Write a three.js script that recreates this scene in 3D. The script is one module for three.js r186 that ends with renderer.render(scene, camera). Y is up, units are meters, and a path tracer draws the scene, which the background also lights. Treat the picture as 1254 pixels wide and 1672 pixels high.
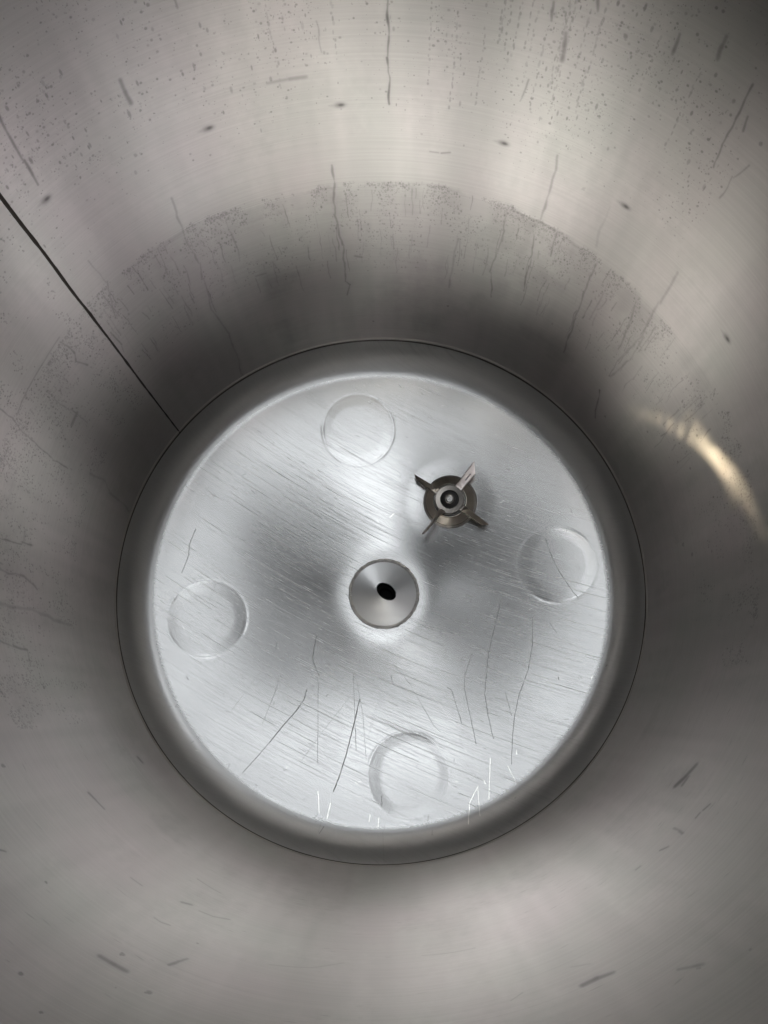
import * as THREE from 'three';
import { mergeGeometries } from 'three/addons/utils/BufferGeometryUtils.js';
import { RectAreaLightUniformsLib } from 'three/addons/lights/RectAreaLightUniformsLib.js';
import { Brush, Evaluator, SUBTRACTION } from 'three-bvh-csg';

// Everything is measured in vessel radii: 1 = R = 10 cm. P(east, north, height) is a point in metres.
const R = 0.1;
const P = (e, n, h) => new THREE.Vector3(e * R, h * R, -n * R);
const scene = new THREE.Scene();

// ---------------------------------------------------------------- camera
const camera = new THREE.PerspectiveCamera(71.61, 0.75, 0.01, 20);
const tilt = 0.27636, roll = 0.0457;
camera.position.copy(P(0.0264, -0.5019, 2.7954));
{
  const up = [Math.sin(roll), Math.cos(roll) * Math.cos(tilt), Math.cos(roll) * Math.sin(tilt)];
  camera.up.copy(P(...up));
  camera.lookAt(camera.position.clone().add(P(0, Math.sin(tilt), -Math.cos(tilt))));
}
scene.add(camera);

// ---------------------------------------------------------------- light
// Added, unseen sources fitted to the tones wanted: panels above, and narrow spots each
// aimed at one patch of wall. Only the streak spots hang close; nothing else gives light.
RectAreaLightUniformsLib.init();
scene.background = new THREE.Color(0x000000);
function addedPanel([e, n, h], size, [r, g, b], strength) {
  const l = new THREE.RectAreaLight(new THREE.Color().setRGB(r, g, b), strength, size, size);
  l.name = 'added_panel'; l.position.copy(P(e, n, h)); l.lookAt(P(0, 0, 0)); scene.add(l);
}
function added_lamp(bearing, height, deg, h, halfAngle, [r, g, b], strength, far = 13) {   // stands far radii off, aimed at the wall at deg, h
  const l = new THREE.SpotLight(new THREE.Color().setRGB(r, g, b), strength, 0, THREE.MathUtils.degToRad(halfAngle), 1), k = THREE.MathUtils.degToRad, e = Math.cos(k(height));
  const t = [Math.cos(k(deg)), Math.sin(k(deg)), h];
  l.name = 'added_lamp'; l.castShadow = true; l.shadow.radius = far < 5 ? 0.1 : 1.5;
  l.target.position.copy(P(...t)); l.position.copy(P(t[0] + far * e * Math.cos(k(bearing)), t[1] + far * e * Math.sin(k(bearing)), t[2] + far * Math.sin(k(height))));
  scene.add(l, l.target);
}
addedPanel([-4.02, 2.64, 15], 0.15, [0.97, 1, 1.03], 1.637);
addedPanel([-2.64, 6.37, 15], 0.15, [0.97, 1, 1.03], 1.293);
addedPanel([-1.31, -0.52, 15], 0.15, [0.97, 1, 1.03], 0.600);
addedPanel([-1.31, 6.37, 15], 0.15, [0.97, 1, 1.03], 3.330);
addedPanel([0.0, -0.52, 15], 0.15, [0.97, 1, 1.03], 4.758);
addedPanel([0.0, 1.05, 15], 0.15, [0.97, 1, 1.03], 1.849);
addedPanel([0.0, 2.64, 15], 0.15, [0.97, 1, 1.03], 0.879);
addedPanel([0.0, 4.3, 15], 0.15, [0.97, 1, 1.03], 5.303);
addedPanel([1.31, -0.52, 15], 0.15, [0.97, 1, 1.03], 1.701);
addedPanel([1.31, 2.64, 15], 0.15, [0.97, 1, 1.03], 1.377);
addedPanel([2.64, -2.11, 15], 0.15, [0.97, 1, 1.03], 6.194);
addedPanel([6.06, 6.37, 15], 0.15, [0.97, 1, 1.03], 17.753);
addedPanel([-0.0, -10.04, 12.15], 0.4, [1, 0.97, 0.93], 1.338);
added_lamp(164.9, 44, 10, 0.95, 1.6, [1, 0.95, 0.88], 0.764);
added_lamp(199.0, 44, 37, 0.95, 1.6, [1, 0.95, 0.87], 1.756);
added_lamp(7.4, 44, 165, 0.95, 1.6, [1, 0.95, 0.94], 2.476);
added_lamp(164.9, 44, 10, 1.15, 1.7, [1, 0.95, 0.88], 0.570);
added_lamp(213.4, 44, 48, 1.15, 1.7, [1, 0.955, 0.87], 0.150);
added_lamp(234.4, 44, 64, 1.15, 1.7, [1, 0.96, 0.89], 3.992);
added_lamp(258.3, 44, 82, 1.15, 1.7, [1, 0.965, 0.9], 7.635);
added_lamp(306.3, 44, 118, 1.15, 1.7, [1, 0.95, 0.945], 2.510);
added_lamp(335.3, 44, 140, 1.15, 1.7, [1, 0.95, 0.945], 1.425);
added_lamp(7.4, 44, 165, 1.15, 1.7, [1, 0.95, 0.94], 1.139);
added_lamp(306.3, 44, 118, 1.4, 1.9, [1, 0.95, 0.945], 2.296);
added_lamp(335.3, 44, 140, 1.4, 1.9, [1, 0.95, 0.945], 3.254);
added_lamp(37.9, 44, 190, 0.9, 1.8, [1, 0.97, 0.945], 1.350);
added_lamp(69.8, 44, 220, 0.9, 1.8, [1, 0.97, 0.945], 2.138);
added_lamp(94.3, 44, 290, 0.9, 1.8, [1, 0.97, 0.945], 5.568);
added_lamp(115.3, 44, 325, 0.9, 1.8, [1, 0.97, 0.945], 1.019);
added_lamp(86.8, 44, 243, 1.3, 1.8, [1, 0.97, 0.945], 1.909);
added_lamp(93.0, 44, 277, 1.3, 1.8, [1, 0.97, 0.945], 1.004);
added_lamp(100.8, 48, 306, 1.1, 1.2, [1, 0.97, 0.945], 2.540);
added_lamp(86.8, 48, 243, 1.0, 1.3, [1, 0.97, 0.945], 3.828);
added_lamp(208.1, 48, 44, 1.2, 1.2, [1, 0.955, 0.86], 3.717);
added_lamp(190.0, 48, 30, 1.1, 1.2, [1, 0.95, 0.86], 10.013);
added_lamp(269.0, 48, 90, 1.3, 1.0, [1, 0.96, 0.87], 5.690);
added_lamp(285.0, 48, 102, 1.3, 0.9, [1, 0.965, 0.88], 15.287);
added_lamp(229.1, 48, 60, 1.25, 1.2, [1, 0.96, 0.88], 11.495);
added_lamp(89, 48, 279, 1.1, 1.3, [1, 0.955, 0.93], 0.75, 6);
added_lamp(89, 48, 280, 1.5, 1.5, [1, 0.965, 0.93], 0.85, 6);
added_lamp(84, 48, 238, 0.95, 1.5, [0.98, 1, 0.98], 0.7, 6);
added_lamp(276, 48, 96, 1.4, 1.2, [1, 0.96, 0.85], 0.9, 6);
// rows of added spots over the mouth draw a warm glint on the east wall
function streak(strength, ...pts) {                    // degrees, height, share of the light
  for (let k = 0; k + 5 < pts.length; k += 3) for (let i = 0; i < 3; i++) {
    const t = i / 3, [deg, h, s] = [0, 1, 2].map((q) => pts[k + q] + (pts[k + 3 + q] - pts[k + q]) * t);
    added_lamp(182, 52, deg, h, 0.5, [1, 0.82, 0.55], strength * s, 1.9);
  }
}
streak(0.65, 27.2, 0.533, 0.06, 22, 0.66, 0.22, 15, 0.782, 0.5, 9.5, 0.856, 1, 4.5, 0.892, 0.45, 359.6 - 360, 0.907, 0.1);
streak(0.65, 18, 0.815, 0.12, 10.6, 0.852, 0.8, 6.2, 0.907, 1, 2.2, 0.949, 0.55, -2.1, 0.981, 0.28, -8, 1.03, 0.1);

const renderer = new THREE.WebGLRenderer({ antialias: true });
renderer.setSize(768, 1024);
renderer.toneMapping = THREE.LinearToneMapping;
renderer.toneMappingExposure = 1.08;
renderer.shadowMap.enabled = true;

// ---------------------------------------------------------------- helpers
function rng(seed) { return () => { seed |= 0; seed = (seed + 0x6d2b79f5) | 0; let t = Math.imul(seed ^ (seed >>> 15), 1 | seed); t = (t + Math.imul(t ^ (t >>> 7), 61 | t)) ^ t; return ((t ^ (t >>> 14)) >>> 0) / 4294967296; }; }
const hash = (x, y) => { let h = Math.imul(x, 374761393) + Math.imul(y, 668265263); h = Math.imul(h ^ (h >>> 13), 1274126177); return ((h ^ (h >>> 16)) >>> 0) / 4294967296; };
function noise(x, y) {
  const i = Math.floor(x), j = Math.floor(y); let u = x - i, v = y - j; u = u * u * (3 - 2 * u); v = v * v * (3 - 2 * v);
  return (hash(i, j) * (1 - u) + hash(i + 1, j) * u) * (1 - v) + (hash(i, j + 1) * (1 - u) + hash(i + 1, j + 1) * u) * v;
}
const fbm = (x, y, o = 4) => { let s = 0, a = 0.5, t = 0; for (let k = 0; k < o; k++) { s += a * noise(x + k * 17.3, y - k * 9.1); t += a; a *= 0.5; x *= 2.03; y *= 2.03; } return s / t; };
const clamp = (x, a = 0, b = 1) => Math.min(b, Math.max(a, x));
const smooth = (a, b, x) => { const t = clamp((x - a) / (b - a)); return t * t * (3 - 2 * t); };
const toSRGB = (c) => (c <= 0.0031308 ? 12.92 * c : 1.055 * Math.pow(c, 1 / 2.4) - 0.055);
const srgbTable = new Uint8Array(4096); for (let i = 0; i < 4096; i++) srgbTable[i] = Math.round(255 * toSRGB(i / 4095));
const byte = (c) => srgbTable[Math.round(clamp(c) * 4095)];
function texture(data, w, h, color) {
  const t = new THREE.DataTexture(data, w, h, THREE.RGBAFormat);
  t.magFilter = THREE.LinearFilter; t.minFilter = THREE.LinearMipmapLinearFilter; t.generateMipmaps = true;
  t.wrapS = t.wrapT = THREE.RepeatWrapping; if (color) t.colorSpace = THREE.SRGBColorSpace; t.needsUpdate = true;
  return t;
}
const counts = {};
function numbered(n) { const k = counts[n] = (counts[n] ?? -1) + 1; return k ? n + '_' + String(k).padStart(3, '0') : n; }
function part(name, geometry, material, parent, label) {
  const m = new THREE.Mesh(geometry, material); m.name = numbered(name); m.castShadow = m.receiveShadow = true;
  if (label) m.userData.label = label; parent.add(m); return m;
}
// a surface from a function f(i, j) -> {p: Vector3, n: Vector3, uv: [u, v]}
function grid(nu, nv, f, inward) {
  const pos = new Float32Array((nu + 1) * (nv + 1) * 3), nor = new Float32Array(pos.length), uv = new Float32Array((nu + 1) * (nv + 1) * 2), idx = [];
  for (let j = 0, k = 0; j <= nv; j++) for (let i = 0; i <= nu; i++, k++) { const q = f(i / nu, j / nv); q.p.toArray(pos, 3 * k); q.n.toArray(nor, 3 * k); uv[2 * k] = q.uv[0]; uv[2 * k + 1] = q.uv[1]; }
  for (let j = 0; j < nv; j++) for (let i = 0; i < nu; i++) { const a = j * (nu + 1) + i, b = a + nu + 1; inward ? idx.push(a, b + 1, a + 1, a, b, b + 1) : idx.push(a, a + 1, b + 1, a, b + 1, b); }
  const g = new THREE.BufferGeometry();
  g.setAttribute('position', new THREE.BufferAttribute(pos, 3)); g.setAttribute('normal', new THREE.BufferAttribute(nor, 3)); g.setAttribute('uv', new THREE.BufferAttribute(uv, 2)); g.setIndex(idx);
  return g;
}
// a lathe about a vertical axis, profile in radii [r, h]; uv: u round, v along
function lathe(profile, segments = 96) {
  const g = new THREE.LatheGeometry(profile.map(([r, h]) => new THREE.Vector2(r * R, h * R)), segments);
  return g;
}
function creased(profile, segments = 96) {   // each profile edge keeps its own normals
  const gs = [];
  for (let i = 0; i + 1 < profile.length; i++) gs.push(lathe([profile[i], profile[i + 1]], segments));
  return mergeGeometries(gs);
}

// ---------------------------------------------------------------- the wall's stains, painted on the unrolled steel
const WW = 8192, WH = 2048, WALL_V = 1.95;           // the painted part of the wall is 1.95 R high
const ink = new Float32Array(WW * WH);
const DU = (2 * Math.PI) / WW, DV = WALL_V / WH;
function blot(deg, h, ru, rv, dark, soft = 0.5, turn = 0) {   // an ellipse, radii in R
  const cu = (deg * Math.PI) / 180 / DU, cv = h / DV, ext = Math.max(ru, rv), nu = Math.ceil(ext / DU) + 1, nv = Math.ceil(ext / DV) + 1, c = Math.cos(turn), s = Math.sin(turn);
  for (let j = -nv; j <= nv; j++) {
    const y = Math.round(cv) + j; if (y < 0 || y >= WH) continue;
    for (let i = -nu; i <= nu; i++) {
      const xx = Math.round(cu) + i, du = (xx - cu) * DU, dv = (y - cv) * DV, a = (du * c + dv * s) / ru, b = (-du * s + dv * c) / rv, d = Math.hypot(a, b);
      if (d >= 1) continue;
      const k = y * WW + ((xx % WW) + WW) % WW, v = dark * (1 - smooth(1 - soft, 1, d));
      if (v > ink[k]) ink[k] = v; else ink[k] += v * 0.15 * (1 - ink[k]);
    }
  }
}
const wr = rng(7);
function drip(mm, dark, ...pts) {                      // a run of water: width in mm, then degrees and height in turn
  const w = (mm * 1.3) / 100; dark *= 0.88;
  for (let k = 0; k + 3 < pts.length; k += 2) {
    const [a0, h0, a1, h1] = pts.slice(k, k + 4), len = Math.hypot(((a1 - a0) * Math.PI) / 180, h1 - h0), n = Math.ceil(len / (w * 0.22)) + 1;
    for (let i = 0; i <= n; i++) {
      const t = i / n, h = h0 + (h1 - h0) * t, a = a0 + (a1 - a0) * t + (fbm(h * 14 + a0, a0 * 3.1, 3) - 0.5) * 0.9;
      const g = fbm(h * 30, a0 * 7.7, 3), ww = w * (0.35 + 0.6 * g);
      blot(a, h, ww, ww * 1.25, dark * (0.5 + 1.0 * g), 0.95); if ((i & 7) === 0) blot(a, h, ww * 2.6, ww * 3, dark * 0.13, 1);
    }
  }
}
function spot(deg, h, mm, dark) { const r = mm / 200; blot(deg, h, r * (0.8 + 0.4 * wr()), r * (0.9 + 0.5 * wr()), dark * 0.8, 0.6); for (let k = 0; k < 3; k++) blot(deg + (wr() - 0.5) * 60 * r, h + (wr() - 0.5) * r * 1.6, r * 0.5, r * 0.6, dark * 0.8, 0.7); }
function smudge(deg, h) { blot(deg, h, 0.026, 0.0155, 0.55, 1); blot(deg - 0.15, h, 0.018, 0.0105, 0.8, 0.9); blot(deg + 0.9, h, 0.02, 0.008, 0.22, 1); }
smudge(136.7, 1.41);
smudge(111.7, 1.349);
smudge(92.2, 1.333);
smudge(67.4, 1.262);
smudge(46.8, 1.24);
smudge(22.5, 1.157);
drip(0.57, 0.6, 85.2, 1.622, 85.0, 1.52, 85.2, 1.465, 84.8, 1.332);
drip(1.08, 0.5, 120.3, 1.56, 120.3, 1.528, 120.4, 1.5);
drip(0.66, 0.5, 135.9, 1.655, 135.9, 1.584, 136.2, 1.525, 136.6, 1.455);
drip(0.64, 0.4, 111.1, 1.692, 110.8, 1.661);
drip(0.62, 0.22, 120.8, 1.188, 121.0, 1.051, 120.6, 0.901, 121.0, 0.827, 122.0, 0.664, 120.6, 0.477, 121.2, 0.276, 121.6, 0.169);
drip(0.65, 0.36, 94.3, 1.13, 94.4, 1.058, 94.7, 0.926, 94.0, 0.774, 94.1, 0.566, 93.3, 0.544, 94.3, 0.481);
drip(0.36, 0.2, 94.4, 1.565, 94.2, 1.528, 93.8, 1.487);
drip(0.47, 0.2, 136.5, 1.175, 136.0, 1.067, 138.4, 0.928);
drip(0.51, 0.3, 147.7, 1.055, 152.2, 1.049, 159.4, 1.045, 161.9, 1.039);
drip(0.68, 0.35, 148.0, 1.04, 147.5, 0.962, 148.3, 0.934, 147.2, 0.88);
drip(0.49, 0.33, 162.7, 1.112, 162.4, 1.047, 163.2, 0.982, 163.6, 0.858, 164.1, 0.796, 163.5, 0.7);
drip(0.53, 0.25, 155.7, 0.973, 155.0, 0.827, 154.6, 0.711);
drip(1.36, 0.4, 154.6, 0.788, 156.9, 0.782);
drip(0.53, 0.35, 180.4, 0.968, 179.6, 0.854, 179.2, 0.798);
drip(1.13, 0.4, 177.4, 0.845, 179.4, 0.844);
drip(0.71, 0.3, 185.1, 0.959, 185.0, 0.829, 185.6, 0.78, 186.4, 0.755);
drip(1.06, 0.22, 190.5, 0.965, 190.1, 0.812, 190.6, 0.668, 190.8, 0.534);
drip(0.7, 0.35, 196.4, 0.99, 196.7, 0.926, 197.2, 0.855, 199.5, 0.857);
drip(0.87, 0.2, 161.8, 0.559, 160.9, 0.443, 162.5, 0.377, 162.8, 0.167);
drip(0.77, 0.5, 64.6, 1.659, 64.5, 1.642, 64.3, 1.621);
drip(1.04, 0.45, 62.3, 1.603, 62.2, 1.574, 62.1, 1.542);
drip(0.74, 0.45, 59.7, 1.703, 59.3, 1.673);
drip(0.74, 0.4, 49.2, 1.699, 49.2, 1.679, 49.2, 1.658);
drip(0.92, 0.4, 44.5, 1.74, 44.4, 1.718, 44.2, 1.697);
drip(0.53, 0.45, 39.1, 1.693, 38.9, 1.615, 39.0, 1.549, 38.4, 1.492);
drip(0.48, 0.3, 34.7, 1.553, 35.5, 1.505, 35.6, 1.441);
drip(0.56, 0.4, 37.7, 1.635, 37.3, 1.605);
drip(0.73, 0.3, 58.9, 1.283, 58.8, 1.241, 58.8, 1.162, 58.8, 1.036);
drip(0.77, 0.12, 48.7, 1.207, 48.7, 1.108, 48.0, 1.051);
drip(0.53, 0.36, 59.0, 0.965, 58.3, 0.822, 58.0, 0.688);
drip(0.57, 0.32, 64.5, 0.835, 65.0, 0.716, 63.9, 0.581);
drip(0.7, 0.35, 47.3, 0.984, 47.1, 0.836, 46.1, 0.572, 45.8, 0.491);
drip(0.72, 0.28, 37.9, 0.948, 37.1, 0.863, 36.6, 0.783);
drip(0.79, 0.2, 34.8, 1.174, 34.6, 1.035, 34.0, 0.863, 35.1, 0.679);
drip(0.76, 0.22, 72.4, 0.838, 72.7, 0.563);
drip(0.52, 0.35, 65.8, 1.466, 66.4, 1.402);
drip(0.76, 0.4, 37.0, 0.829, 36.4, 0.729);
drip(0.68, 0.45, 35.2, 0.461, 32.6, 0.294);
drip(0.75, 0.2, 33.7, 0.872, 33.4, 0.736, 34.8, 0.578);
drip(0.8, 0.28, 102.0, 1.427, 99.1, 1.427, 96.7, 1.426);
drip(1.31, 0.5, 240.7, 1.446, 242.4, 1.446, 243.9, 1.446);
drip(0.84, 0.45, 246.8, 1.354, 247.1, 1.324, 247.6, 1.298);
drip(1.45, 0.55, 315.3, 0.927, 317.1, 0.945, 319.0, 0.96);
drip(1.17, 0.5, 288.6, 1.449, 290.1, 1.448, 291.8, 1.456);
drip(1.11, 0.5, 221.6, 0.889, 222.9, 0.883, 224.4, 0.878);
drip(1.62, 0.5, 217.0, 0.399, 218.0, 0.393);
drip(0.75, 0.35, 241.3, 0.851, 243.5, 0.86, 245.3, 0.865);
drip(0.68, 0.3, 244.9, 1.04, 246.5, 1.036, 248.5, 1.013);
drip(0.66, 0.35, 235.6, 1.082, 237.3, 1.082);
drip(0.62, 0.35, 241.6, 1.192, 242.4, 1.195, 243.4, 1.188);
drip(0.85, 0.35, 242.2, 1.042, 243.3, 1.028);
drip(0.83, 0.4, 309.4, 1.088, 309.2, 1.144);
drip(0.64, 0.4, 311.7, 1.141, 312.5, 1.141);
drip(0.64, 0.4, 313.1, 1.146, 314.1, 1.154);
drip(0.65, 0.35, 306.1, 1.122, 307.0, 1.138);
drip(0.65, 0.4, 302.1, 1.115, 302.8, 1.116);
drip(0.68, 0.5, 225.5, 1.388, 225.9, 1.375);
drip(0.42, 0.12, 288.5, 1.364, 290.2, 1.385);
drip(0.5, 0.2, 273.7, 1.092, 277.4, 1.103, 280.1, 1.106);
drip(0.4, 0.2, 281.5, 1.409, 282.9, 1.392);
drip(0.46, 0.12, 256.0, 1.199, 260.8, 1.173, 264.2, 1.126);
drip(0.72, 0.3, 296.3, 1.558, 298.0, 1.586);
drip(1.07, 0.4, 315.5, 0.96, 316.9, 0.959);
drip(0.47, 0.3, 78.4, 1.183, 77.0, 1.183, 75.6, 1.19);
drip(0.81, 0.3, 90.6, 0.7, 91.8, 0.709);
drip(0.8, 0.3, 111.9, 0.721, 109.8, 0.717);
spot(230.8, 1.348, 1.12, 0.55);
spot(237.6, 1.618, 1.14, 0.55);
spot(242.3, 1.399, 1.49, 0.45);
spot(247.0, 1.477, 1.79, 0.45);
spot(215.0, 1.184, 1.41, 0.5);
spot(241.4, 1.668, 0.88, 0.5);
spot(247.5, 1.211, 0.77, 0.4);
spot(244.3, 1.511, 0.5, 0.3);
spot(203.1, 0.818, 1.34, 0.5);
spot(198.7, 0.857, 1.13, 0.5);
spot(187.3, 0.601, 1.49, 0.4);
spot(209.2, 0.697, 1.02, 0.4);
spot(88.9, 0.284, 1.22, 0.5);
spot(72.5, 0.445, 1.14, 0.5);
spot(82.6, 1.315, 0.57, 0.4);
spot(55.2, 1.645, 1.23, 0.45);
spot(59.4, 1.43, 1.06, 0.35);
spot(53.7, 1.219, 1.22, 0.25);
spot(159.9, 0.801, 0.97, 0.4);
spot(156.7, 0.909, 0.91, 0.4);
spot(150.1, 0.877, 1.11, 0.35);
spot(14.6, 0.812, 1.34, 0.5);
spot(21.9, 0.551, 1.3, 0.45);
spot(10.8, 0.7, 1.22, 0.45);
spot(356.6, 0.576, 1.72, 0.4);
spot(359.2, 0.516, 1.77, 0.45);
spot(344.6, 0.896, 1.29, 0.4);
spot(355.4, 0.716, 1.01, 0.4);
spot(31.0, 0.363, 1.18, 0.5);
spot(122.8, 1.366, 1.25, 0.35);
spot(124.6, 1.565, 0.6, 0.4);
spot(118.0, 1.507, 0.75, 0.45);
spot(119.7, 1.471, 0.77, 0.5);
spot(119.0, 1.437, 0.79, 0.45);
spot(131.1, 1.399, 0.81, 0.5);
spot(137.5, 1.573, 0.59, 0.5);
spot(137.8, 1.535, 0.73, 0.5);
spot(138.1, 1.458, 0.65, 0.4);
spot(140.6, 1.467, 0.77, 0.4);
spot(109.9, 1.568, 0.71, 0.45);
spot(114.0, 1.609, 0.81, 0.4);
spot(114.1, 1.687, 0.97, 0.45);
spot(40.2, 1.643, 1.23, 0.35);
spot(34.8, 1.608, 1.27, 0.4);
spot(53.3, 1.625, 1.02, 0.25);
spot(36.2, 1.547, 0.73, 0.4);
spot(301.6, 1.634, 0.68, 0.3);
spot(297.6, 1.587, 1.17, 0.3);
// droplet marks on the upper wall, in loose clusters
for (let k = 0; k < 11000; k++) {
  const deg = 36 + wr() * 106, h = 1.12 + Math.pow(wr(), 0.75) * 0.78;
  const dens = smooth(0.42, 0.72, fbm(deg * 0.16 + 3, h * 5, 3)) * smooth(1.12, 1.5, h) + 0.16 * smooth(1.15, 1.45, h);
  if (wr() > dens) continue;
  const big = Math.pow(wr(), 4), r = 0.0013 + 0.0036 * big, run = wr() < 0.16 ? 1.5 + wr() * 1.6 : 1;
  blot(deg, h, r * (0.9 + 0.3 * wr()), r * run, 0.16 + 0.32 * wr(), 0.6);
}
for (let c = 0; c < 26; c++) {                         // columns of beads running down
  const deg = c < 17 ? 60 + wr() * 14 : 40 + wr() * 95, top = 1.56 + wr() * 0.3, n = 6 + Math.floor(wr() * 18);
  for (let k = 0; k < n; k++) blot(deg + (wr() - 0.5) * 0.25, top - k * 0.014 - wr() * 0.012, 0.0024 + 0.0018 * wr(), 0.003 + 0.007 * wr(), 0.14 + 0.2 * wr(), 0.6);
}
// the old water line: fine specks just under it, and a film below
const waterline = (deg) => 1.05 - 0.06 * smooth(80, 20, deg) + 0.01 * Math.sin(deg * 0.11) + 0.035 * (fbm(deg * 0.16, 2, 4) - 0.5) + 0.008 * (fbm(deg * 1.7, 5, 2) - 0.5);
for (let k = 0; k < 30000; k++) {
  const deg = -25 + wr() * 235, d = Math.pow(wr(), 2.0) * 0.42, h = waterline((deg + 360) % 360 > 300 ? 0 : deg) + 0.03 * (wr() - 0.5) * wr() - d;
  const patch = smooth(0.38, 0.64, fbm(deg * 0.35, h * 9, 3));
  if (wr() > patch * (1 - d * 1.6)) continue;
  const r = 0.0014 + 0.0036 * Math.pow(wr(), 3);
  blot(deg, h, r, r * (1 + wr()), 0.14 + 0.36 * wr() * wr() + 0.06, 0.8);
}
for (let k = 0; k < 9000; k++) {                       // specks and grime left of the seam
  const deg = 143 + wr() * 60, h = 0.5 + wr() * 0.95, patch = smooth(0.5, 0.7, fbm(deg * 0.4 + 40, h * 7, 3));
  if (wr() > patch) continue;
  blot(deg, h, 0.002 + 0.002 * wr(), 0.002 + 0.003 * wr(), 0.18 + 0.3 * wr(), 0.6);
}
for (let k = 0; k < 170; k++) {                        // short faint runs under the water line
  const deg = 12 + wr() * 130, h = waterline(deg) - wr() * 0.35, l = 0.03 + wr() * 0.12;
  drip(0.2 + 0.32 * wr(), 0.12 + 0.2 * wr(), deg, h, deg + (wr() - 0.5) * 0.6, h - l);
}
for (let k = 0; k < 420; k++) {                        // small scuffs on the near wall, along the grain
  const deg = 205 + wr() * 130, h = 0.3 + wr() * 1.35; if (wr() > smooth(0.45, 0.7, fbm(deg * 0.12, h * 4, 2)) + 0.08) continue;
  blot(deg, h, 0.006 + 0.016 * wr(), 0.0022 + 0.002 * wr(), 0.08 + 0.16 * wr(), 0.9, (wr() - 0.5) * 0.5);
}
function wallSector(q) {
  const w = WW / 4, data = new Uint8Array(w * WH * 4);
  // slow tints on a coarse lattice, grain lines per row
  const cw = 129, ch = 257, slow = new Float32Array(cw * ch), hue = new Float32Array(cw * ch);
  for (let j = 0; j < ch; j++) for (let i = 0; i < cw; i++) { const x = (q * (cw - 1) + i) / (cw - 1) * 9, y = (j / (ch - 1)) * 12; slow[j * cw + i] = fbm(x * 1.3 + 5, y, 4); hue[j * cw + i] = fbm(x * 0.9 + 60, y * 0.6 + 9, 3); }
  const film = new Float32Array(w);
  for (let i = 0; i < w; i++) film[i] = waterline(((q * w + i) / WW) * 360 > 300 ? 0 : ((q * w + i) / WW) * 360);
  const filmOn = new Float32Array(w);
  for (let i = 0; i < w; i++) { const d = ((q * w + i) / WW) * 360; filmOn[i] = smooth(8, 40, d) * smooth(150, 108, d) * (0.55 + 0.9 * (noise(d * 0.2, 8) - 0.3)); }
  for (let j = 0; j < WH; j++) {
    const h = (j + 0.5) * DV, y = (j / WH) * (ch - 1), jy = Math.floor(y), fy = y - jy;
    for (let i = 0; i < w; i++) {
      const xg = q * w + i, x = (i / w) * (cw - 1), ix = Math.floor(x), fx = x - ix, a = jy * cw + ix;
      const mix = (t) => (t[a] * (1 - fx) + t[a + 1] * fx) * (1 - fy) + (t[a + cw] * (1 - fx) + t[a + cw + 1] * fx) * fy;
      const s = mix(slow), t = mix(hue) - 0.5;
      const cl = noise(xg * 0.045 + 300, j * 0.04 + 70) + 0.6 * noise(xg * 0.11 + 30, j * 0.1 + 700) - 0.8;
      const g = noise(xg * 0.006 + j * 3.7, j * 1.01) - 0.5, g2 = noise(xg * 0.0016 + 40, j * 0.29) - 0.5;
      let v = 0.93 + 0.12 * (s - 0.5) + 0.05 * cl * smooth(0.35, 0.65, s) - 0.09 * smooth(0.5, 0.8, s) * smooth(1.25, 0.9, h) + 0.055 * g + 0.06 * g2 + 0.07 * (noise(xg * 0.03 + 9, j * 0.003 + 3) - 0.5) + 0.06 * (noise(xg * 0.011 + 70, j * 0.0016 + 30) - 0.5);  // last two noises put upright streaks of reflected light into the colour
      v *= 1 - (0.12 + 0.1 * smooth(0.42, 0.75, s)) * filmOn[i] * smooth(0.014, -0.02, h - film[i] + 0.02 * (g2 + g)) * (1 - 0.5 * smooth(0, 0.6, film[i] - h));
      v *= 1 - 0.13 * filmOn[i] * Math.exp(-Math.pow((h - film[i] + 0.006) / 0.007, 2)) * smooth(0.2, 0.6, noise(xg * 0.01, 5));
      v *= 1 - 0.1 * filmOn[i] * clamp(cl + 0.45) * Math.exp(-Math.pow((h - film[i] + 0.06) / 0.07, 2));
      v *= 1 - 0.85 * ink[j * WW + xg];
      const k = (j * w + i) * 4;
      data[k] = byte(0.48 * 1.025 * v * (1.0 + 0.05 * t)); data[k + 1] = byte(0.48 * 0.996 * v * (1 - 0.035 * t)); data[k + 2] = byte(0.48 * 0.98 * v * (1 + 0.02 * t)); data[k + 3] = 255;
    }
  }
  const tx = texture(data, w, WH, true); tx.wrapS = tx.wrapT = THREE.ClampToEdgeWrapping; return tx;
}
function grainTile(w, h, sx, seed) {                   // fine lines along u
  const d = new Uint8Array(w * h * 4), r = rng(seed), buf = new Float32Array(w * h);
  for (let k = 0; k < w * h * 0.02; k++) { const x0 = Math.floor(r() * w), y = Math.floor(r() * h), l = Math.floor(sx * (0.2 + r())), a = (r() - 0.5) * 0.9; for (let i = 0; i < l; i++) buf[y * w + ((x0 + i) % w)] += a * Math.sin((Math.PI * i) / l); }
  for (let k = 0; k < w * h; k++) { const v = 255 * clamp(0.5 + 0.16 * buf[k]); d[4 * k] = d[4 * k + 1] = d[4 * k + 2] = v; d[4 * k + 3] = 255; }
  return texture(d, w, h);
}
const wallGrain = grainTile(1024, 512, 400, 21);
const WALL = { metalness: 1, roughness: 0.43, anisotropy: 0.9, anisotropyRotation: Math.PI / 2, bumpScale: 1.2e-6 };
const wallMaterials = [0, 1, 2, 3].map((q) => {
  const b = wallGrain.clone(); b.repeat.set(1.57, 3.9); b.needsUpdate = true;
  const m = new THREE.MeshPhysicalMaterial({ ...WALL, map: wallSector(q), bumpMap: b }); m.name = 'stained brushed steel'; return m;
});
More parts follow.
